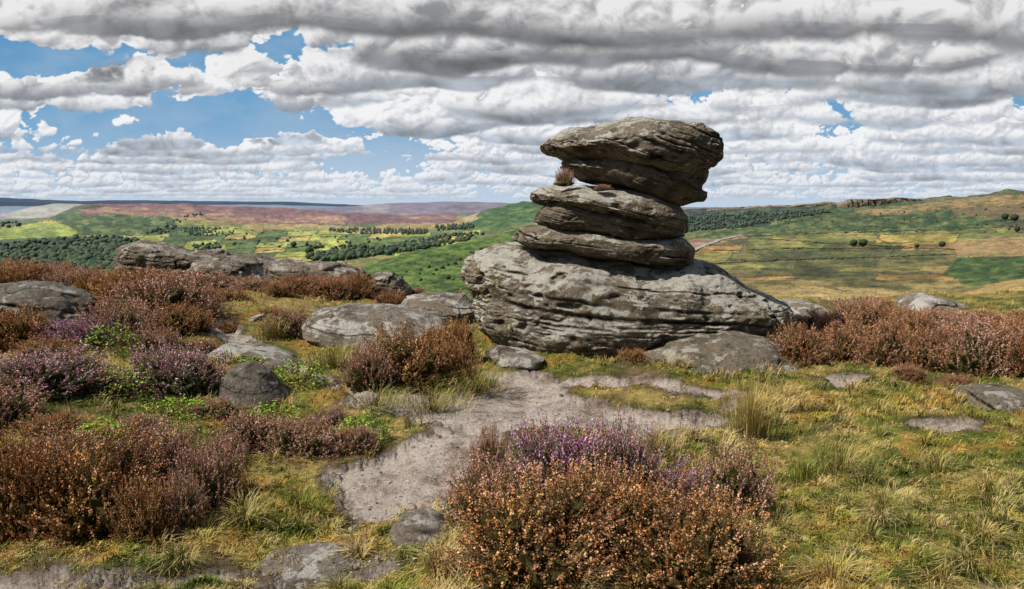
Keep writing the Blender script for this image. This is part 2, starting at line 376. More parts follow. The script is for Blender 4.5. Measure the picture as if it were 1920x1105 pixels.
def rock(name,poly,Y,depth,mat,parent=None,n=70,tilt=.12,freq=6.,amp=.05,rough=.04,lean=0.,seed=0,bx=.72,by=.85,sm=2,vert=False,sc=None,shr=.975,fineb=1.,obl=1.):
    poly=np.array(poly,float)
    XZ=np.stack([tx(poly[:,0])*Y,EYE+Y*slope(poly[:,1])],-1)
    c=(XZ.max(0)+XZ.min(0))/2;h=(XZ.max(0)-XZ.min(0))/2;Nn=(XZ-c)/h
    th=np.linspace(-math.pi,math.pi,720,endpoint=False);Rr=np.zeros(720)
    for k in range(len(Nn)):
        a=Nn[k];b=Nn[(k+1)%len(Nn)];e=b-a
        dx,dy=np.cos(th),np.sin(th);den=dx*(-e[1])+dy*e[0];den=np.where(abs(den)<1e-9,1e-9,den)
        r=(a[0]*(-e[1])+a[1]*e[0])/den
        s2=((r*dx-a[0])*e[0]+(r*dy-a[1])*e[1])/(e@e)
        ok=(r>0)&(s2>=-1e-6)&(s2<=1+1e-6);Rr=np.where(ok,np.maximum(Rr,r),Rr)
    kk=np.exp(-(np.arange(-12,13)/sm)**2/2);kk/=kk.sum();Rr=np.convolve(np.concatenate([Rr[-12:],Rr,Rr[:12]]),kk,'valid')*shr
    d,F=csph(n)
    ang=np.arctan2(d[:,2],d[:,0]);rn=np.interp(ang,np.append(th,math.pi),np.append(Rr,Rr[0]))
    rin=np.sqrt(d[:,0]**2+d[:,2]**2)**bx
    V=np.stack([h[0]*rn*np.cos(ang)*rin,depth*np.sign(d[:,1])*np.abs(d[:,1])**by,h[1]*rn*np.sin(ang)*rin],-1)
    V[:,1]+=lean*V[:,2]
    w0=np.array([c[0],Y,c[1]])
    if sc is None: sc=1.
    N=vnormals(V,F);x,y,z=((V+w0)/sc).T
    big=f3(x*1.3,y*1.3,z*1.6,3,seed+11)
    ang2=np.abs(f3(x*1.9+3,y*1.9,z*.9,2,seed+13))
    V+=N*((big*rough*2.0-ang2*rough*1.6)*sc)[:,None]
    if vert: lay=x*.7+.3*y+.12*f3(x*1.4,y*1.4,z*.6,3,seed+21)
    else: lay=z+x*tilt-y*.05+.10*f3(x*.8,y*.8,z*.8,3,seed+21)+.016*f3(x*9,y*9,z*9,3,seed+4)
    side=1-sst(np.abs(N[:,2]),.80,.99)
    def beds(fr,sd,w):
        cc_=lay*fr+sd*1.37+.9*n2(lay*fr*.6,lay*0+sd,sd+9)
        i=np.floor(cc_);f=cc_-i;z0=np.zeros_like(i,dtype=np.int64);ii=i.astype(np.int64)
        a=_h(ii,z0,z0,sd);b=_h(ii+1,z0,z0,sd)
        off=lerp(a,b,sst(f,.5-w,.5+w))-.5
        cr=np.exp(-((f-.5)/(w*.8))**2)
        return off,cr
    o1,c1=beds(freq,seed+1,.045);o2,c2=beds(freq*2.3,seed+2,.06);o3,c3=beds(freq*6.0,seed+3,.12)
    m1=sst(f3(x*.9,y*.9,z*2.,3,seed+31),-.3,.1);m2=sst(f3(x*1.4,y*1.4,z*3.5,3,seed+33),-.05,.35);m3=sst(f3(x*2.2,y*2.2,z*6,3,seed+35),.1-.15*(fineb-1),.45)
    dsp=amp*(1.9*o1*(.25+.75*m1)-.8*c1*m1+.75*o2*m2-.5*c2*m2+fineb*(.25*o3*m3-.25*c3*m3))*side
    jn=np.abs(f3(x*1.3+.4*z,y*1.3,z*.35,2,seed+71));jc=np.exp(-(jn/.020)**2)*sst(f3(x*.7,y*.7,z*1.5,2,seed+73),.0,.3)*obl
    ob_=np.abs(f3(x*.9+z*.9,y*.6,z*1.5-x*.5,3,seed+75));oc=np.exp(-(ob_/.012)**2)*sst(f3(x*1.2,y*1.2,z*1.2,2,seed+77),-.1,.3)*obl
    dsp-=amp*.7*jc+amp*.5*oc
    dsp+=rough*.7*f3(x*4.5,y*4.5,z*6.,5,seed+41,.62)+rough*.34*f3(x*18,y*18,z*26,3,seed+51,.6)
    ph=f3(x*6,y*6,z*9,2,seed+61);dsp-=rough*.9*sst(ph,.28,.55)
    D=N*np.array([1,1,.45]);V+=D*(dsp*sc)[:,None]
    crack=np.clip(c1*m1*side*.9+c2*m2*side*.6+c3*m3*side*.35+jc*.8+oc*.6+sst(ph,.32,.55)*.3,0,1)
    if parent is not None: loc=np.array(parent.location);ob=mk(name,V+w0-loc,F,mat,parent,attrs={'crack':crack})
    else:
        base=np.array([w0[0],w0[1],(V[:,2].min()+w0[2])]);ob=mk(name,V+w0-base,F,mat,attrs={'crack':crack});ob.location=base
    return ob
# ---------------------------------------------------------------- the balanced stack
YS=9.75
st=empty('rock_stack',(tx(1170)*YS,YS,0));tag(st,'tall weathered gritstone stack of tilted slabs balanced on a broad boulder','rock formation')
rock('base_boulder',[(866,512),(868,486),(884,466),(915,455),(960,452),(1000,462),(1100,474),(1290,487),(1335,496),(1380,518),(1425,541),(1468,558),(1488,580),(1486,602),(1446,624),(1330,636),(1250,642),(1215,654),(1110,668),(1000,660),(935,640),(893,608),(884,575),(878,540)],YS+.25,1.15,M_rockb,st,n=190,tilt=.10,freq=2.1,amp=.055,rough=.060,lean=.30,seed=3,bx=.58,by=.9,shr=.985,fineb=1.6,obl=.4)
rock('foot_slab',[(1185,660),(1250,632),(1340,622),(1440,628),(1500,660),(1556,702),(1535,730),(1400,724),(1300,710),(1215,690)],8.9,.95,M_rockm,st,n=90,tilt=.1,freq=4,amp=.03,rough=.045,lean=.7,seed=9,shr=1.)
rock('lower_slab',[(955,448),(968,428),(1010,416),(1080,420),(1200,440),(1280,446),(1297,466),(1292,490),(1220,496),(1100,486),(990,466)],YS+.25,.95,M_rock,st,n=110,tilt=.12,freq=4,amp=.045,rough=.045,seed=15,bx=.6,shr=1.,fineb=1.5)
rock('middle_slab_underside',[(1003,398),(1030,375),(1200,395),(1278,412),(1284,446),(1200,456),(1090,443),(1020,430),(1000,414)],YS+.25,.88,M_rockm,st,n=110,tilt=.27,freq=4.5,amp=.06,rough=.045,seed=22,bx=.58,shr=1.,fineb=1.5)
rock('middle_slab',[(996,362),(1010,350),(1050,343),(1120,348),(1190,360),(1240,374),(1272,390),(1281,412),(1270,428),(1200,422),(1110,406),(1040,392),(1001,378)],YS+.2,.97,M_rockb,st,n=120,tilt=.3,freq=3.5,amp=.04,rough=.045,seed=27,lean=.3,bx=.62,shr=.99,fineb=1.5)
rock('cap_underside',[(1048,312),(1066,296),(1150,275),(1290,300),(1318,325),(1306,352),(1310,378),(1268,390),(1210,376),(1140,354),(1085,338)],YS+.24,.90,M_rockm,st,n=130,tilt=.36,freq=3.4,amp=.06,rough=.045,seed=36,bx=.60,shr=1.,fineb=1.6)
rock('cap_stone',[(1009,274),(1022,262),(1050,250),(1085,241),(1140,234),(1210,228),(1265,230),(1310,240),(1340,257),(1351,280),(1348,304),(1322,322),(1285,340),(1210,334),(1120,320),(1060,304),(1022,290)],YS+.2,1.08,M_rock,st,n=170,tilt=.36,freq=2.8,amp=.056,rough=.048,seed=342,lean=.1,bx=.66,shr=.98,fineb=1.8)
# ---------------------------------------------------------------- boulders
def boulder(poly,Y,depth,mat,label,seed,name='boulder',cat='boulder',**k):
    o=rock(name,poly,Y,depth,mat,seed=seed,**k);tag(o,label,cat);return o
boulder([(558,610),(575,588),(640,574),(740,576),(800,590),(838,612),(830,650),(700,665),(600,650),(565,630)],9.7,.62,M_rockp,'broad pale low domed boulder between the path and the rock stack',101,n=80,amp=.012,rough=.025,lean=.9)
boulder([(740,580),(760,557),(820,550),(870,553),(900,578),(890,605),(800,610),(745,600)],12,.6,M_rockp,'smooth pale boulder touching the left end of the stack base',105,n=60,amp=.015,rough=.02,lean=.6)
boulder([(1440,580),(1480,564),(1530,566),(1590,590),(1605,612),(1500,618),(1440,610)],12.1,.7,M_rockp,'smooth pale low boulder behind the right end of the stack base',109,n=50,amp=.015,rough=.02,lean=.5)
boulder([(1693,578),(1715,556),(1745,551),(1800,566),(1828,581),(1820,605),(1700,605)],13.2,.6,M_rockp,'small grey boulder poking out of the rusty heather at far right',113,n=50,amp=.02,rough=.02,lean=.5)
boulder([(230,482),(240,460),(268,451),(330,464),(398,474),(420,486),(400,508),(350,530),(236,530)],18.5,1.2,M_rockm,'long overhanging outcrop at the left end of the edge rocks',117,n=80,amp=.13,rough=.08,freq=1.9,bx=.55,shr=1.)
boulder([(350,502),(370,490),(420,482),(480,493),(520,522),(520,550),(360,550)],17,1.1,M_rockm,'rounded outcrop boulder in the middle of the edge rocks',121,n=70,amp=.08,rough=.08,freq=1.9,bx=.55,shr=1.)
boulder([(470,502),(500,488),(560,490),(640,492),(690,514),(700,548),(500,552)],18,1.2,M_rockm,'low broad outcrop boulder with dark face at the edge',125,n=70,amp=.10,rough=.08,freq=1.9,bx=.55,shr=1.)
boulder([(395,490),(420,476),(480,476),(520,486),(560,500),(420,520)],19.5,1.,M_rock2,'dark boulder behind the edge rocks',129,n=50,amp=.1,rough=.05,bx=.55)
boulder([(683,530),(700,515),(735,512),(755,522),(778,545),(770,575),(690,575)],14.5,.6,M_rockm,'small broken outcrop beside the heather at the drop',133,n=50,amp=.08,rough=.05,bx=.6)
boulder([(-80,565),(-40,536),(60,531),(120,548),(165,575),(185,605),(160,640),(-60,650)],9.9,.7,M_rock2,'dark rounded boulder at the left frame edge behind heather',137,n=60,amp=.02,rough=.04,lean=.5)
boulder([(390,770),(402,715),(420,692),(450,686),(485,702),(525,738),(560,785),(520,812),(410,812)],6.8,.34,M_rock2,'dark grey wedge shaped boulder beside the round purple heather',141,n=70,amp=.008,rough=.024,lean=.4,shr=1.04)
boulder([(365,668),(400,652),(470,657),(530,673),(560,692),(500,708),(390,698)],8.3,.5,M_rockp,'flat slab lying next to the narrow path above the wedge boulder',145,n=50,amp=.02,rough=.02,lean=1.5)
boulder([(905,662),(930,652),(990,658),(1025,672),(1010,686),(930,684)],8.5,.28,M_rockp,'small flat pale stone in front of the stack base',149,n=40,amp=.01,rough=.012,lean=1.3)
boulder([(722,998),(745,972),(790,968),(835,988),(850,1025),(800,1048),(740,1044)],3.95,.17,M_rockp,'grey stone half buried in turf left of the front heather',153,n=60,amp=.008,rough=.010,lean=.7)
boulder([(425,1078),(470,1056),(560,1048),(640,1050),(700,1064),(725,1084),(700,1114),(500,1114),(440,1100)],3.72,.15,M_rockp,'long flat rock slab flush with the ground at bottom left',157,n=70,amp=.008,rough=.010,lean=1.6)
boulder([(600,746),(650,737),(720,740),(800,745),(860,754),(830,768),(720,768),(640,760)],7.35,.28,M_rockp,'flat rock slab exposed in the left edge of the path',159,n=60,amp=.01,rough=.012,lean=2.)
boulder([(1812,750),(1840,732),(1890,724),(1940,727),(1990,745),(1990,785),(1840,780)],6.8,.4,M_rockm,'lichen spotted boulder at the right frame edge in grass',161,n=60,amp=.012,rough=.025,lean=.5)
boulder([(448,604),(460,594),(485,590),(492,602),(470,614)],10.6,.25,M_rockp,'small pale stone beside the far end of the path',165,n=30,amp=.01,rough=.01)
boulder([(1700,1042),(1715,1026),(1750,1024),(1770,1042),(1760,1062),(1710,1064)],3.8,.09,M_rock2,'small dark stone sunk in turf at bottom right',169,n=40,amp=.006,rough=.008)
boulder([(1445,1032),(1460,1020),(1500,1018),(1520,1032),(1500,1047),(1450,1047)],3.86,.09,M_rock,'small pale stone beside the right of the front heather',173,n=40,amp=.006,rough=.008)
K=1860/9.
c1=rock('cliff',[(1540,400),(1566,383),(1590,374),(1640,370),(1690,368),(1740,371),(1790,374),(1740,394),(1620,404)],1860,12,M_rockm,n=130,vert=True,freq=10,amp=.08,rough=.035,seed=201,sc=K/2,bx=.55);tag(c1,kind='structure')
c2=rock('cliff',[(1300,401),(1340,391),(1400,385.5),(1480,382.5),(1560,380),(1600,386),(1480,398),(1380,403)],1862,12,M_rockm,n=130,vert=True,freq=10,amp=.05,rough=.03,seed=205,sc=K/2,bx=.6);tag(c2,kind='structure')
# ---------------------------------------------------------------- heather
def quads(cen,a,b):
    V=np.stack([cen-a,cen-b,cen+a,cen+b],1);n=len(cen)
    return V.reshape(-1,3),np.arange(n*4).reshape(n,4)
def unit(v): return v/np.maximum(np.linalg.norm(v,axis=-1,keepdims=True),1e-9)
PALS={'rust':([(.66,.28,.10),(.46,.17,.06),(.80,.48,.28),(.72,.38,.14)],[(.16,.13,.026),(.21,.115,.035),(.08,.06,.015)]),
 'pink':([(.78,.40,.33),(.56,.26,.20),(.88,.60,.50),(.66,.35,.18)],[(.16,.15,.032),(.20,.12,.04),(.08,.075,.018)]),
 'purple':([(.78,.42,.50),(.58,.28,.36),(.92,.64,.69),(.60,.33,.25)],[(.13,.17,.03),(.17,.125,.045),(.06,.075,.02)]),
 'violet':([(.76,.32,.58),(.58,.21,.45),(.90,.58,.76),(.56,.27,.28)],[(.13,.17,.03),(.17,.125,.045),(.06,.075,.02)]),
 'redrust':([(.68,.28,.15),(.50,.19,.095),(.80,.48,.33),(.64,.35,.15)],[(.16,.12,.035),(.21,.10,.04),(.08,.06,.018)])}
def bushmesh(kind,seed,ns=1000,tall=.55):
    rg=np.random.default_rng(seed)
    z=rg.uniform(.0,1,ns)**.9;ph=rg.uniform(0,2*math.pi,ns);s=np.sqrt(1-z*z);D=np.stack([s*np.cos(ph),s*np.sin(ph),z],-1)
    rad_=lambda d:.46*(1+.85*f3(d[:,0]*2.6+seed,d[:,1]*2.6,d[:,2]*2.6,3,seed,.65))
    r=rad_(D)
    surf=D*r[:,None]*np.array([1,1,tall/.5]);inn=rg.uniform(.60,1.03,ns)
    O=surf*inn[:,None];dv=unit(D*.7+np.array([0,0,.65])+rg.normal(0,.36,(ns,3)));L=rg.uniform(.06,.18,ns)*(1+.6*f3(D[:,0]*5,D[:,1]*5,D[:,2]*5,2,seed+5))
    L[rg.uniform(0,1,ns)<.08]*=1.6
    sc_=rg.uniform(.5,1.25,ns)
    pb,pl=PALS[kind];pb=np.array(pb);pl=np.array(pl)
    spc=pb[rg.integers(0,len(pb),ns)]*.5+pb[np.clip(((f3(D[:,0]*2.2,D[:,1]*2.2,D[:,2]*2.2,2,seed+8)+.6)/1.2*len(pb)).astype(int),0,len(pb)-1)]*.5
    k=20;si=rg.uniform(.25,1,(ns,k));rad=rg.normal(0,1,(ns,k,3))*.0085*(1.35-si)[...,None]
    cen=O[:,None]+dv[:,None]*(L[:,None]*si)[...,None]+rad
    sz=rg.uniform(.0040,.0088,(ns,k))[...,None]
    a=unit(dv[:,None]*.7+rg.normal(0,.5,(ns,k,3)))*sz;b=unit(np.cross(a,rg.normal(0,1,(ns,k,3))))*sz*.8
    BV,BF=quads(cen.reshape(-1,3),a.reshape(-1,3),b.reshape(-1,3))
    bc=(spc*sc_[:,None])[:,None]*rg.uniform(.6,1.25,(ns,k))[...,None]*(.5+.65*si)[...,None]  # bright tips and dark gaps: highlight and shade put into floret colour
    BC=np.clip(np.repeat(bc.reshape(-1,3),4,0),0,.92)
    k=14;si=rg.uniform(-.6,.7,(ns,k));cen=O[:,None]+dv[:,None]*(L[:,None]*si)[...,None]+rg.normal(0,.009,(ns,k,3))
    sz=rg.uniform(.004,.009,(ns,k))[...,None];a=unit(dv[:,None]+rg.normal(0,.6,(ns,k,3)))*sz*1.4;b=unit(np.cross(a,rg.normal(0,1,(ns,k,3))))*sz*.6
    LV,LF=quads(cen.reshape(-1,3),a.reshape(-1,3),b.reshape(-1,3))
    lc=pl[rg.integers(0,len(pl),(ns,k))]*rg.uniform(.6,1.6,(ns,k))[...,None];LC=np.repeat(lc.reshape(-1,3),4,0)
    sd=unit(np.cross(dv,rg.normal(0,1,(ns,3))))*.0022;base=surf*.3+rg.normal(0,.02,(ns,3));tip=O+dv*L[:,None]*.9
    SV=np.stack([base-sd,base+sd,tip+sd*.4,tip-sd*.4],1).reshape(-1,3);SF=np.arange(ns*4).reshape(ns,4);SC=np.tile(np.array([.12,.08,.05]),(ns*4,1))
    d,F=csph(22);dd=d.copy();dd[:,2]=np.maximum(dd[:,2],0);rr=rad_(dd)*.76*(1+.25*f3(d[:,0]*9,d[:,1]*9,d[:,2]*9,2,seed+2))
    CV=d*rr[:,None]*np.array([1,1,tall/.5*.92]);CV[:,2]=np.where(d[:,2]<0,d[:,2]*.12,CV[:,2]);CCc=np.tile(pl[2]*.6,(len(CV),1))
    V=np.concatenate([LV,SV,CV]);Fs=np.concatenate([LF,SF+len(LV),F+len(LV)+len(SV)]);Cc=np.concatenate([LC,SC,CCc])
    return (V,Fs,Cc),(BV,BF,BC)
TEMPL={};TH={}
def bush_proto(key):
    kind,seed=key
    (V,F,c),(BV,BF,BC)=bushmesh(kind,seed)
    root=empty('heather_bush',(0,0,0));TH[key]=(float(np.percentile(BV[:,2],98)),float(np.percentile(np.hypot(BV[:,0],BV[:,1]),97)*2))
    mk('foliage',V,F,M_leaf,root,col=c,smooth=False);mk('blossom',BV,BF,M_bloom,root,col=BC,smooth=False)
    return root
def copy_tree(o):
    c=o.copy();C.objects.link(c)
    for ch in list(o.children):
        d=ch.copy();C.objects.link(d);d.parent=c
    return c
def bush(px,base,w,top,kind,label,group=None,var=None):
    key=(kind,var if var is not None else random.choice([1,2,3] if kind in('rust','pink') else [1,2]))
    if key not in TEMPL: TEMPL[key]=bush_proto(key);o=TEMPL[key]
    else: o=copy_tree(TEMPL[key])
    _,Y=gp(px,base);W=w*Y/FPX;Yc=Y+.40*W;x=tx(px)*Yc
    W=w*Yc/FPX*1.04;z=float(gz(x,Yc)[0]);H=EYE+Yc*float(slope(top))-z;H=max(H,.12);th,tw=TH[key]
    o.location=(x,Yc,z-.02);o.scale=(W/tw,W/tw,H/th);o.rotation_euler=(0,0,random.uniform(0,6.28))
    for kk in ('label','category','group'):
        if kk in o: del o[kk]
    tag(o,label,'heather',group);return o
B=[
(1010,1150,380,893,'rust','big rust brown heather bush at bottom centre, nearest the camera'),
(1315,1150,340,915,'rust','big rust brown heather bush right of the nearest one'),
(1165,1085,280,880,'rust','rusty heather bush wedged behind the two nearest bushes'),
(930,1020,230,862,'pink','brownish pink heather bush at the left of the front clump'),
(1060,985,240,796,'violet','bright purple heather bush at the back of the front clump'),
(1170,985,170,790,'purple','narrow purple heather bush topping the front clump near the path'),
(1395,1000,180,838,'pink','dusky pink heather bush at the right of the front clump'),
(1295,990,180,872,'violet','low purple heather bush inside the front clump on the right'),
(915,905,90,800,'pink','thin sprigs of heather reaching over the pale path'),
(315,768,200,648,'purple','round mauve heather bush left of the wedge boulder'),
(60,800,240,658,'purple','wide mauve heather bush at the left frame edge'),
(150,1010,290,815,'rust','large rust brown heather bush at lower left'),
(5,1010,200,820,'rust','rusty heather bush cut by the left frame edge low down'),
(260,950,220,795,'pink','pinkish brown heather bush above the large lower left one'),
(365,965,150,835,'pink','small brownish heather bush ending the lower left clump'),
(455,855,150,772,'pink','low pinkish heather bush under the wedge boulder'),
(560,865,170,787,'pink','low pinkish heather bush beside the pale path on the left'),
(650,850,110,795,'pink','small heather bush where the left bank meets the path'),
(290,645,230,512,'pink','tall faded brown heather mound left of the far path'),
(155,700,160,596,'violet','purple flowering heather beside the dark left boulder'),
(15,690,150,575,'rust','rusty heather bush in front of the dark left boulder'),
(215,610,150,525,'rust','rusty heather bush behind the purple one on the left bank'),
(540,650,120,578,'pink','pink heather bush at the left end of the pale domed boulder'),
(770,738,200,612,'rust','wide brownish heather bush in front of the pale domed boulder'),
(690,742,110,650,'pink','heather bush at the left foot of the wide brown bush'),
(848,725,100,640,'rust','low rusty heather bush at the right foot of the wide brown bush'),
(852,690,90,600,'rust','brown heather bush against the left corner of the stack'),
(1190,690,70,652,'rust','tiny heather tuft at the foot of the stack'),
]
for b in B: bush(*b)
LP=[(200,690,150,560,'pink'),(330,660,130,570,'rust'),(100,640,140,560,'pink'),(240,660,140,565,'pink'),(160,640,130,560,'rust'),(350,620,110,540,'rust'),(70,720,130,635,'rust'),(150,780,150,695,'pink'),(-60,700,160,590,'rust'),(-50,850,200,715,'pink'),(60,860,140,775,'rust'),(-100,960,200,800,'rust'),(400,880,110,815,'pink'),(90,920,170,810,'pink'),(380,800,100,745,'pink'),(80,600,100,556,'pink'),(610,800,80,762,'pink'),(520,830,100,780,'pink'),(20,930,160,835,'rust'),(240,1020,120,900,'rust'),(280,700,110,615,'pink'),(120,760,110,685,'rust'),(30,760,120,685,'pink'),(360,690,80,640,'rust'),(420,640,60,600,'rust'),(500,620,70,575,'rust'),(260,610,110,530,'rust'),(370,600,80,540,'rust'),(310,1000,110,885,'pink'),(240,840,100,775,'pink')]
for a in LP: bush(*a[:4],a[4],'dusty pink heather filling the thick bank on the left' if a[4]=='pink' else 'rusty heather filling the thick bank on the left','heather filling the left bank')
FARB=[(60,545,160,492),(-40,560,160,492),(170,565,110,512),(120,560,120,505),(240,560,120,503),(330,575,120,510),(400,570,100,514),(470,575,100,522),(430,600,70,540),(555,572,100,516),(620,575,100,520),(670,570,80,512),(600,560,90,516),(770,560,60,538),(730,590,70,545),(520,580,70,528),(380,540,90,505),(150,540,100,500),(0,530,120,488),(90,525,120,496),(300,545,80,505),(450,555,80,518),(640,550,80,515)]
for f in FARB: bush(*f,random.choice(['rust','redrust','pink']),'low rusty heather along the far left rim of the moor top','heather along the left rim')
RB=[(1510,688,120,610),(1590,680,130,605),(1680,694,150,604),(1770,700,130,612),(1860,712,150,606),(1945,720,150,610),(1460,660,70,618),(1560,640,110,585),(1650,645,140,568),(1740,650,120,586),(1830,660,140,590),(1920,665,130,594),(1620,615,110,560),(1700,618,100,578),(1790,620,110,583),(1880,625,120,590),(1580,612,90,580),(2010,690,160,600),(2000,640,160,590),(1650,602,90,556),(1760,604,90,578),(1860,606,100,584),(1960,612,120,585),(1720,720,70,680),(1820,735,60,700)]
for f in RB:
    kd=random.choice(['redrust','redrust','pink','rust']);bush(*f,kd,'pinkish brown heather in the thick bank right of the stack' if kd=='pink' else 'red brown heather in the thick bank right of the stack','heather bank right of the stack')
for (px,py,w,top,Y,l) in [(1058,345,40,320,YS-.45,'small heather plant growing in the gap under the cap stone'),(1130,356,34,347,YS-.65,'brown heather sprigs on top of the middle slab')]:
    o=copy_tree(TEMPL[('pink',2)] if ('pink',2) in TEMPL else TEMPL[('pink',1)]);x=tx(px)*Y;z=EYE+Y*float(slope(py));W=w*Y/FPX;H=(py-top)*Y/FPX
    o.location=(x,Y,z);o.scale=(W,W*.6,H/.6);tag(o,l,'heather')
    if 'group' in o: del o['group']
# ---------------------------------------------------------------- grass
def blades(x,y,z,L,az,bend,wd,col):
    n=len(x);o=np.stack([x,y,z],-1);dr=np.stack([np.cos(az),np.sin(az),np.zeros(n)],-1)
    sd=np.stack([-np.sin(az+.6),np.cos(az+.6),np.zeros(n)],-1)*wd[:,None]
    up=np.array([0,0,1.])
    m=o+(up*(.60-.15*bend)[:,None]+dr*(.28*bend)[:,None])*L[:,None];t=o+(up*(1-.55*bend)[:,None]+dr*(.85*bend)[:,None])*L[:,None]
    V=np.stack([o-sd,o+sd,m+sd*.75,m-sd*.75,t],1).reshape(-1,3);i=np.arange(n)*5
    Q=np.stack([i,i+1,i+2,i+3],-1);Tt=np.stack([i+3,i+2,i+4],-1)
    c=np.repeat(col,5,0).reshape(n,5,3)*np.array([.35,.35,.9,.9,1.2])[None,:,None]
    return V,[Q,Tt],np.clip(c.reshape(-1,3),0,.9)
rg=RNG;NB=350000
px=rg.uniform(-350,2270,NB);py=385+ (rg.uniform(.16,1,NB)**1.0)*790
Y=-EYE/slope(py);x=tx(px)*Y+rg.normal(0,.012,NB)*Y*.3;yv=Y
cl=.16;cx=np.round(x/cl+.5*f2(x*3,yv*3,2,9));cyy=np.round(yv/cl);I=lambda a:a.astype(np.int64)
jx=_h(I(cx),I(cyy),I(cx)*0,3)-.5;jy=_h(I(cx),I(cyy),I(cx)*0,4)-.5
kx=(cx+jx*.8)*cl;ky=(cyy+jy*.8)*cl;pull=rg.uniform(.2,.9,NB)*(rg.uniform(0,1,NB)<.6)
x=lerp(x,kx,pull);yv=np.maximum(lerp(yv,ky,pull),1.6)
sd=pathsd(x,yv);keep=(sd<-.02)|((sd<.15)&(rg.uniform(0,1,NB)<.25))
Ye=np.interp(pxof(x/yv),EX,EYv);keep&=yv<Ye+3
tl=f2(x*.9,yv*.9,5,300,.65);sl_=sst(f2(x*1.6+40,yv*1.6,5,60,.65),.26,.42);keep&=(rg.uniform(0,1,NB)<(.45+.6*sst(tl,-.5,.3))*(1-.7*sl_))
x,yv,tl,kx,ky,sd=x[keep],yv[keep],tl[keep],kx[keep],ky[keep],sd[keep];n=len(x);z=gz(x,yv)-.005
hk=_h(I(np.round(kx*50)),I(np.round(ky*50)),np.zeros(n,np.int64),8);hk2=_h(I(np.round(kx*50)),I(np.round(ky*50)),np.zeros(n,np.int64),18)
L=rg.uniform(.018,.060,n)*(1+2.1*sst(tl,-.05,.4)*hk+1.8*(hk>.88)*sst(tl,-.4,.05))*(.6+.4*sst(-sd,.0,.35))
az=np.arctan2(yv-ky,x-kx)+rg.normal(0,.7,n);bend=rg.uniform(.3,1.35,n);wd=.0010+.00038*yv*rg.uniform(.6,1.2,n)
cc=turfcol(x,yv)*1.12*rg.uniform(.55,1.4,n)[:,None]*(.75+.5*hk2)[:,None];dry=(rg.uniform(0,1,n)<.12+.45*(hk2>.85)+.3*(L>.09));cc[dry]=np.array([.68,.52,.24])*rg.uniform(.55,1.1,dry.sum())[:,None]
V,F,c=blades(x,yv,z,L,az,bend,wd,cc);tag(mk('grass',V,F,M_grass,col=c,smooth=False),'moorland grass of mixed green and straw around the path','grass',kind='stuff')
def tuft(px,base,w,top,n,cols,label,spread=.3,bendr=(.05,.5),name='grass_tuft'):
    _,Y=gp(px,base);x0=tx(px)*Y;W=w*Y/FPX;z0=float(gz(x0,Y)[0]);H=EYE+Y*float(slope(top))-z0
    r=np.abs(rg.normal(0,.5,n))*W*min(spread,.4);r=np.minimum(r,W*.4);a=rg.uniform(0,2*math.pi,n);X_=r*np.cos(a);Y_=r*np.sin(a)
    L=H*rg.uniform(.3,1.1,n);cols=np.array(cols);cc=cols[rg.integers(0,len(cols),n)]*rg.uniform(.7,1.3,n)[:,None]
    V,F,c=blades(X_,Y_,np.zeros(n),L,a+rg.normal(0,.5,n),rg.uniform(*bendr,n),np.full(n,.0009+.00020*Y),cc)
    o=mk(name,V,F,M_grass,col=c,smooth=False);o.location=(x0,Y,z0-.01);tag(o,label,'grass tuft');return o
STR=[(.70,.55,.25),(.56,.40,.16),(.42,.32,.10),(.28,.28,.07)];GR=[(.20,.25,.04),(.30,.32,.06),(.42,.36,.10),(.14,.19,.035)]
tuft(1418,818,130,690,640,STR,'tall straw coloured grass tuft in front of the foot slab',.35,(.02,.6))
tuft(1530,895,90,840,300,GR,'dark green spiky grass tuft right of the tall straw tuft')
tuft(1600,880,190,790,420,STR+GR,'wide dry grass tuft on the right side of the turf',.4,(.2,1.))
tuft(1235,850,200,775,460,STR,'dry grass tuft rising behind the purple heather in front',.35,(.1,.8))
tuft(1690,960,170,895,380,GR+STR,'low mixed grass tuft in the lower right turf',.35,(.3,1.2))
tuft(885,728,190,645,420,STR+GR,'blond grass tuft between the brown heather and the stack',.4,(.3,1.2))
tuft(700,760,190,705,340,STR+GR,'blond grass tuft under the wide brown heather bush',.4,(.4,1.3))
tuft(620,690,170,622,340,STR+GR,'pale grass tuft in front of the domed boulder',.4,(.3,1.2))
tuft(505,650,80,580,220,STR+GR,'pale upright grass tuft beside the pink heather bush',.35,(.1,.8))
tuft(805,756,190,690,340,STR+GR,'straw grass fringe along the foot of the wide brown heather',.4,(.4,1.3))
tuft(540,950,150,890,380,GR,'green grass tuft left of the wide part of the path',.4,(.3,1.2))
tuft(1310,960,120,850,260,STR,'thin dry grass sprouting through the front heather')
tuft(1000,1120,80,1010,200,STR,'thin blond stalks in front of the nearest heather',.15)
tuft(1850,790,150,750,300,GR,'green grass tuft beside the right edge boulder',.35,(.2,1.1))
tuft(1480,745,120,705,300,STR,'straw grass fringe at the tip of the foot slab',.35,(.2,1.))
tuft(1790,880,150,825,300,STR+GR,'straw and green grass tuft near the right frame edge',.35,(.3,1.2))
tuft(1480,1000,150,930,300,STR+GR,'straw grass tuft at the right foot of the front heather',.35,(.2,1.1))
tuft(250,890,120,815,280,STR+GR,'straw grass rising between the heather clumps at lower left',.35,(.2,1.))
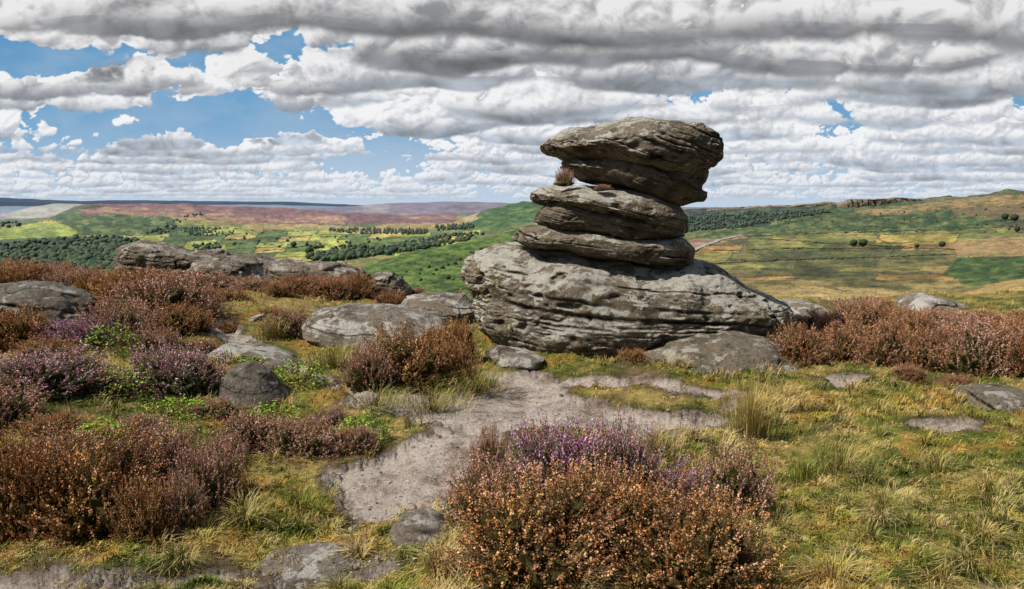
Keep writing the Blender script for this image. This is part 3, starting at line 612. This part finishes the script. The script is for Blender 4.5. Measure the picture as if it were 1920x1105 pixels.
def bilberry(px,base,w,top,label,n=520):
    _,Y=gp(px,base);Y+=.1;x0=tx(px)*Y;W=w*Y/FPX;z0=float(gz(x0,Y)[0]);H=EYE+Y*float(slope(top))-z0
    d=unit(rg.normal(0,1,(n,3)));d[:,2]=abs(d[:,2]);r=rg.uniform(.5,1,n)**.5;cen=d*r[:,None]*np.array([W/2,W/2.5,H]);cen*=(1+.3*f3(d[:,0]*3,d[:,1]*3,d[:,2]*3,2,int(px)))[:,None]
    sz=rg.uniform(.008,.014,n)[:,None]*(1+Y*.03);a=unit(rg.normal(0,1,(n,3))*np.array([1,1,.5]))*sz;b=unit(np.cross(a,rg.normal(0,.4,(n,3))+np.array([0,0,1])))*sz*.65
    V,F=quads(cen,a,b);g=np.array([(.17,.33,.03),(.27,.45,.04),(.10,.20,.025),(.36,.42,.06)])
    c=np.repeat(g[rg.integers(0,4,n)]*rg.uniform(.7,1.2,n)[:,None],4,0)
    root=empty('bilberry_plant',(x0,Y,z0));mk('leaves',V,F,M_leaf,root,col=c,smooth=False)
    m=n//5;tp=cen[:m];bs=tp*.25;bs[:,2]=0;s=unit(np.cross(tp-bs+1e-4,rg.normal(0,1,(m,3))))*.0015
    mk('stems',np.stack([bs-s,bs+s,tp+s,tp-s],1).reshape(-1,3),np.arange(m*4).reshape(m,4),M_bark,root,col=np.tile(np.array([.16,.10,.04]),(m*4,1)),smooth=False)
    tag(root,label,'bilberry')
bilberry(550,735,130,675,'bright green bilberry clump on the right of the wedge boulder',700)
bilberry(315,800,170,748,'green bilberry growing under the round mauve heather',700)
bilberry(490,805,130,755,'green bilberry clump in front of the wedge boulder')
bilberry(670,830,110,775,'green bilberry clump on the bank above the path')
bilberry(195,705,120,605,'tall green bilberry behind the mauve heather on the left',600)
bilberry(215,775,130,680,'green bilberry between the two mauve heather bushes',600)
bilberry(440,700,90,668,'small bilberry patch above the wedge boulder')
bilberry(330,960,120,900,'green bilberry low in the lower left heather clump')
bilberry(170,860,140,790,'green bilberry showing between the lower left heather clumps',600)
d,F=csph(2);VS=[];FS=[];CC=[];k=0
cand=rg.uniform([560,640],[1400,1100],(6000,2));Xc,Yc=gp(cand[:,0],cand[:,1]);sdv=pathsd(Xc,Yc);ok=np.where(sdv>0)[0][:900]
zz=gz(Xc[ok],Yc[ok])
for a,i in enumerate(ok):
    s=random.choice([.003,.004,.005,.006,.008,.012])*random.uniform(.7,1.3);v=d*np.array([s*random.uniform(.8,1.5),s,s*.6])*(1+.35*rg.normal(0,.5,(len(d),1)))
    VS.append(v+np.array([Xc[i],Yc[i],zz[a]+.014]));FS.append(F+k);k+=len(d);CC.append(np.tile(np.array([.40,.34,.30])*random.uniform(.25,1.5),(len(d),1)))
tag(mk('gravel',np.concatenate(VS),np.concatenate(FS),M_wall,col=np.concatenate(CC),smooth=False),'scattered small stones on the pale path','gravel',kind='stuff')
# ---------------------------------------------------------------- far trees, walls
def crownmesh(seed,n=6,con=False):
    d,F=csph(n);r=1+.45*f3(d[:,0]*2.3+seed,d[:,1]*2.3,d[:,2]*2.3,3,seed,.7)
    V=d*r[:,None]*np.array([.5,.5,.5]);V[:,2]+=.5
    if con: V[:,:2]*=np.clip(1.3-V[:,2:3]*1.1,.1,1.2)
    return V,F
CRN=[crownmesh(i) for i in range(5)];CON=[crownmesh(i+9,6,True) for i in range(3)]
def wood(poly,n,h,label,con=False,base=(.032,.056,.020),ymin=600):
    P_=np.array(poly);x0,y0=P_.min(0);x1,y1=P_.max(0);VS=[];FS=[];CC=[];k=0;t=0
    while t<n:
        a,b=random.uniform(x0,x1),random.uniform(y0,y1)
        if not inpoly(poly,np.array([a]),np.array([b]))[0]: t+=.3;continue
        t+=1;p=hit(a,b,ymin,True)
        if p is None: continue
        V,F=random.choice(CON if con else CRN);hh=h*random.uniform(.5,1.3)
        W=hh*random.uniform(.8,1.2)*(.6 if con else 1);VS.append(V*np.array([W,W,hh])+np.array(p)-np.array([0,0,hh*.12]));FS.append(F+k);k+=len(V)
        hzf=1-math.exp(-p.y/14000);g=np.array(base)*random.uniform(.6,1.8)*np.array([random.uniform(.8,1.5),1,1]);g=g*(1-hzf)+np.array([.22,.32,.44])*hzf*.8  # crown colour blended towards haze blue with distance
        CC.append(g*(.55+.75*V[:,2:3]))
    if VS: tag(mk('woodland',np.concatenate(VS),np.concatenate(FS),M_tree,col=np.concatenate(CC),smooth=True),label,'woodland',kind='stuff')
wood([(-300,465),(0,462),(60,455),(150,447),(230,443),(262,455),(245,480),(235,515),(0,520),(-300,520)],1900,8.5,'dense dark broadleaf wood in the valley at far left')
wood([(335,430),(408,427),(418,442),(350,446)],150,9,'small dark plantation left of the yellow fields',True)
wood([(355,462),(400,458),(415,470),(370,474)],60,6,'small clump of trees above the edge rocks')
wood([(608,432),(700,430),(800,434),(795,441),(640,439)],300,11,'long dark conifer belt across the middle of the valley',True)
wood([(815,426),(880,423),(890,431),(820,434)],100,11,'short conifer belt at the foot of the green hill',True)
wood([(570,484),(640,464),(720,466),(790,448),(860,440),(910,438),(880,452),(760,474),(640,490),(580,494)],700,6.5,'ribbon of dark trees following the valley side in the middle')
wood([(262,442),(300,428),(345,404),(395,402),(345,414),(310,440)],130,8,'scattered trees on the green hillside at left')
wood([(1280,410),(1400,402),(1545,396),(1560,400),(1480,412),(1400,428),(1285,436)],1100,5,'wood on the slope below the far right cliffs',base=(.03,.05,.022))
wood([(-200,410),(45,418),(30,428),(-200,432)],90,14,'distant trees at the far left frame edge')
wood([(690,500),(860,480),(980,440),(980,520),(760,530)],70,.8,'dark scrub dotted over the bracken slope left of the stack',ymin=60)
wood([(1400,410),(1600,400),(1920,385),(1920,440),(1500,440)],120,3.0,'scattered bushes on the slope under the right skyline',ymin=1000)
wood([(420,425),(560,440),(720,450),(640,470),(420,465)],70,6,'hedgerow trees scattered through the yellow fields')
def fartree(px,py,h,label):
    p=hit(px,py,600)
    if p is None: return
    r=empty('tree',p);V,F=random.choice(CRN);n=len(V)
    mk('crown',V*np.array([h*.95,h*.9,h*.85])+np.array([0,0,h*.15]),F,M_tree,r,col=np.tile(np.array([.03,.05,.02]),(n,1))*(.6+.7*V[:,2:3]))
    a=np.arange(6)*math.pi/3;ring=np.stack([np.cos(a),np.sin(a),a*0],-1);tv=np.concatenate([ring*h*.05,ring*h*.03+np.array([0,0,h*.4])]);i=np.arange(6);j=(i+1)%6
    mk('trunk',tv,np.stack([i,j,j+6,i+6],-1),M_bark,r,col=np.tile(np.array([.08,.06,.04]),(12,1)))
    tag(r,label,'tree')
for a in [(1604,464,9.5,'left tree of the close pair by the far field wall'),(1620,465,10.5,'right tree of the close pair by the far field wall'),(1722,467,6,'lone small tree on the field wall right of the tree pair'),(1770,465,8,'round tree on the wall near the farm'),(1884,415,12,'dark tree high on the right slope'),(1903,418,13,'taller dark tree at the right frame edge on the slope'),(1910,436,8,'bush like tree below the dark trees at right'),(548,465,11,'single tree in the yellow fields'),(577,480,12,'dark tree at the start of the valley tree ribbon'),(385,470,9,'small tree above the edge rocks')]: fartree(*a)
def ribbon(pts,step=4):
    P3=[]
    for (a,b),(c,d_) in zip(pts[:-1],pts[1:]):
        n=max(2,int(math.hypot(c-a,d_-b)/step))
        for i in range(n):
            p=hit(a+(c-a)*i/n,b+(d_-b)*i/n,430)
            if p is not None: P3.append(p)
    return P3
def wall(pts,label,h=.8,w=.8,colr=(.08,.08,.05)):
    P3=ribbon(pts)
    if len(P3)<3:return
    V=[];n=len(P3)
    for i,p in enumerate(P3):
        t=(P3[min(i+1,n-1)]-P3[max(i-1,0)]);t.z=0;t.normalize();s=Vector((-t.y,t.x,0))*w/2;hh=h*random.uniform(.6,1.4)
        V+=[p+s-Vector((0,0,1)),p+s+Vector((0,0,hh)),p-s+Vector((0,0,hh)),p-s-Vector((0,0,1))]
    F=[]
    for i in range(n-1):
        for k in range(3): F.append((i*4+k,i*4+k+1,i*4+k+5,i*4+k+4))
    o=P3[0];V=np.array([tuple(v-o) for v in V]);ob=mk('field_wall',V,np.array(F),M_wall,col=np.tile(np.array(colr),(len(V),1)),smooth=False);ob.location=o
    tag(ob,label,'wall')
W_=[([(1400,470),(1500,467),(1620,468),(1770,467),(1800,470)],'long level dry stone wall running past the tree pair'),
([(1395,445),(1480,441),(1600,437),(1760,433),(1920,426)],'dark wall along the top of the pale right hand fields'),
([(1400,446),(1520,455),(1640,462),(1720,466)],'wall slanting down to the lone small tree'),
([(1480,441),(1500,453),(1540,466)],'short wall dividing the upper right fields'),
([(1640,436),(1650,450),(1680,464)],'short wall right of the tree pair'),
([(1290,498),(1450,490),(1640,484),(1800,478)],'faint wall crossing the lower right moor'),
([(1340,470),(1400,472),(1470,490)],'wall turning down below the road'),
([(440,445),(500,458),(560,474)],'dark wall sloping through the yellow fields'),
([(400,452),(470,450),(560,446),(640,444)],'wall along the top of the yellow fields'),
([(470,474),(540,466),(620,458)],'wall crossing the lower yellow fields'),
([(700,480),(760,470),(830,462)],'wall beside the valley tree ribbon')]
for a,l in W_: wall(a,l)
P3=ribbon([(1296,473),(1320,462),(1350,452),(1385,443),(1398,440)])
if len(P3)>3:
    V=[];n=len(P3)
    for i,p in enumerate(P3):
        t=(P3[min(i+1,n-1)]-P3[max(i-1,0)]);t.z=0;t.normalize();s=Vector((-t.y,t.x,0))*3.5;V+=[tuple(p+s+Vector((0,0,.8))),tuple(p-s+Vector((0,0,.8)))]
    i=np.arange(n-1)*2;tag(mk('road',np.array(V),np.stack([i,i+1,i+3,i+2],-1),M_wall,col=np.tile(np.array([.34,.34,.34]),(len(V),1))),kind='structure')
# ---------------------------------------------------------------- sky : a far dome of cumulus rows
uc=np.concatenate([np.linspace(-1.35,-.68,70,endpoint=False),np.linspace(-.68,.68,1400),np.linspace(.68,1.35,71)[1:]])   # azimuth, rad
ve=np.concatenate([np.linspace(-.03,.29,420),np.linspace(.29,1.1,60)[1:]])
AZ,EL=np.meshgrid(uc,ve);D3=np.stack([np.sin(AZ)*np.cos(EL),np.cos(AZ)*np.cos(EL),np.sin(EL)],-1)
U=np.tan(np.clip(AZ,-1.35,1.35))*1.5025;U=np.where(np.abs(U)>2,np.sign(U)*(2+np.log(np.abs(U)/2+1e-9)),U);Vk=(385-pyof(EYE+np.tan(EL)/np.cos(AZ),1.))/1000.
Vk=np.where(Vk>.5,.5+(EL-.29)*1.,Vk);Vk=np.clip(Vk,-.05,1.5)
w1=f2(U*6,Vk*9,6,400,.62);w2=f2(U*6+7,Vk*9,6,410,.62)
LX=(U+w1*.13)*1000+960;LY=385-(Vk+w2*.06)*1000
lay=np.zeros_like(U)
for (a,b,rx,ry,wt) in [(80,118,110,28,-1.4),(0,80,60,26,-1.0),(430,200,75,52,-1.5),(290,238,180,22,-1.3),(545,102,65,20,-1.1),(630,232,110,18,-1.1),(790,264,90,18,-1.1),(1345,176,50,8,-.4),(440,14,50,12,-.7),(650,290,90,12,-.8),(150,210,100,16,-.8),(900,300,90,12,-.5),
   (380,215,500,120,-.34),(1250,70,700,70,.18),(1400,-10,700,45,.5),(500,-10,400,30,.25),(750,150,200,36,.7),(1500,150,450,70,.3),(220,50,220,30,.7),(70,180,110,28,1.0),(300,160,120,26,1.0),(1500,250,500,60,.1),(560,258,60,20,1.1),(180,290,200,22,.5),(400,290,120,22,.4),(900,40,300,50,.25),(1100,290,200,60,.1)]:
    lay+=wt*np.exp(-((LX-a)/rx)**2-((LY-b)/ry)**2)
k3=lambda v:v[...,None]
blue=lerp(np.array([.50,.63,.76]),np.array([.15,.36,.60]),k3(sst(Vk,-.01,.20)));blue=lerp(blue,np.array([.09,.25,.47]),k3(sst(Vk,.18,.5)))
thin=sst(f2(U*5,Vk*11,6,470,.6),-.1,.6);blue=lerp(blue,np.array([.55,.62,.70]),k3(thin*.25))
sky=blue.copy()
layers=[.014,.021,.030,.041,.054,.069,.086,.105,.127,.155,.19,.232,.282,.345,.42,.52,.66,.85]
for k,Vb in enumerate(layers):
    T_=.40*Vb+.009;un=.13*Vb+.003
    rr=np.where((Vk.max(1)>Vb*.70-un*1.3-.02)&(Vk.min(1)<Vb*1.3+2.2*T_))[0];sl=slice(rr[0],rr[-1]+1)
    u,v,lc=U[sl],Vk[sl],lay[sl]
    def qf(u,v,det=6):
        vb=Vb*(1+.13*f2(u*(.9/(Vb+.12))+k*5.3,v*0+k,3,500+k))
        h=(v-vb)/T_
        big=f2(u/(T_*3.0)+k*3.1,v/(T_*4.),3,520+k)
        wxx=.22*f2(u/(T_*.8)+k,v/(T_*.8),3,700+k);wyy=.22*f2(u/(T_*.8)+k+9,v/(T_*.8),3,720+k)
        bl=bil2(u/(T_*.95)+k*9+wxx,v/(T_*.80)+wyy,det,540+k*3,.54)
        up=h>0
        prof=np.where(up,1-np.clip(h,0,9)**1.3,1-(np.clip(-h,0,9)*T_/un)**2*1.3)
        q=prof*.60+big*1.25+(bl-.40)*np.where(up,1.6,.5)-.26+lc
        return q,h,bl
    q,h,bl=qf(u,v,6)
    dl=T_*.10
    q2,_,bl2=qf(u-dl*.8,v+dl,6)
    near=sst(np.full_like(v,Vb),.10,.33)
    hp=sst(h,-.20,.22)
    al=sst(q,-.02,.07+.06*near+.34*(1-hp))
    rel=np.clip((q-q2)*1.7,-.5,.6)
    lit=np.clip(.60+.42*np.clip(h,0,1.2)+rel-.30*sst(q,.4,1.5)*(1-np.clip(h,0,1)),0,1)
    white=lerp(np.array([.93,.93,.94]),np.array([.82,.815,.81]),k3(near));mid=lerp(np.array([.46,.50,.57]),np.array([.27,.275,.29]),k3(near));drk=lerp(np.array([.38,.43,.50]),np.array([.18,.185,.195]),k3(near))
    top_=lerp(mid,white,k3(lit))
    und=drk*k3(1+.8*np.clip((bl-.4)*1.6,-.5,.9)+.35*f2(u/(T_*1.6)+k,v/(T_*.8),4,580+k,.5))
    cl_=lerp(und,top_,k3(hp))
    hzk=.50*math.exp(-Vb/.06);cl_=lerp(cl_,np.array([.60,.67,.77]),hzk)
    sky[sl]=lerp(sky[sl],cl_,k3(al*.98))
hzl=k3(.55*np.exp(-np.clip(Vk,0,9)/.024));sky=lerp(sky,np.array([.54,.63,.75]),hzl)
RS=26000.
ms=bpy.data.materials.new('sky_glow');ms.use_nodes=True;t=NT(ms.node_tree);ms.node_tree.nodes.clear()
em=t.node('ShaderNodeEmission');t.set(em.inputs[0],t.attr('col','Color'));em.inputs[1].default_value=1.
ot=t.node('ShaderNodeOutputMaterial');ms.node_tree.links.new(em.outputs[0],ot.inputs[0])
try: ms.cycles.emission_sampling='NONE'
except Exception: pass
sk=mk('sky',(D3*RS).reshape(-1,3)+np.array([0,0,EYE]),gfaces(*U.shape),ms,col=np.clip(sky,.01,1.).reshape(-1,3));tag(sk,kind='structure')
# ---------------------------------------------------------------- light
sun=bpy.data.lights.new('Sun','SUN');sun.energy=5.0;sun.angle=math.radians(.6);sun.color=(1,.93,.82)
so=bpy.data.objects.new('Sun',sun);C.objects.link(so);sv=Vector((-.62,-.26,.74)).normalized();so.rotation_euler=sv.to_track_quat('Z','Y').to_euler()
w=bpy.data.worlds.new('World');S.world=w;w.use_nodes=True;nt=w.node_tree;nt.nodes.clear();t=NT(nt)
skn=t.node('ShaderNodeTexSky',sky_type='NISHITA');skn.sun_disc=False;skn.sun_elevation=math.asin(sv.z);skn.sun_rotation=math.atan2(sv.x,sv.y)
b1=t.node('ShaderNodeBackground');t.set(b1.inputs[0],skn.outputs[0]);b1.inputs[1].default_value=.05
wo=t.node('ShaderNodeOutputWorld');nt.links.new(b1.outputs[0],wo.inputs[0])
# ---------------------------------------------------------------- camera
cam=bpy.data.cameras.new('Camera');cam.sensor_width=36;cam.lens=36*FPX/1920;cam.clip_start=.05;cam.clip_end=60000
co=bpy.data.objects.new('Camera',cam);C.objects.link(co);co.location=(0,0,EYE);co.rotation_euler=(math.pi/2-P,0,0);S.camera=co
S.view_settings.view_transform='Standard';S.view_settings.look='None';S.view_settings.exposure=0
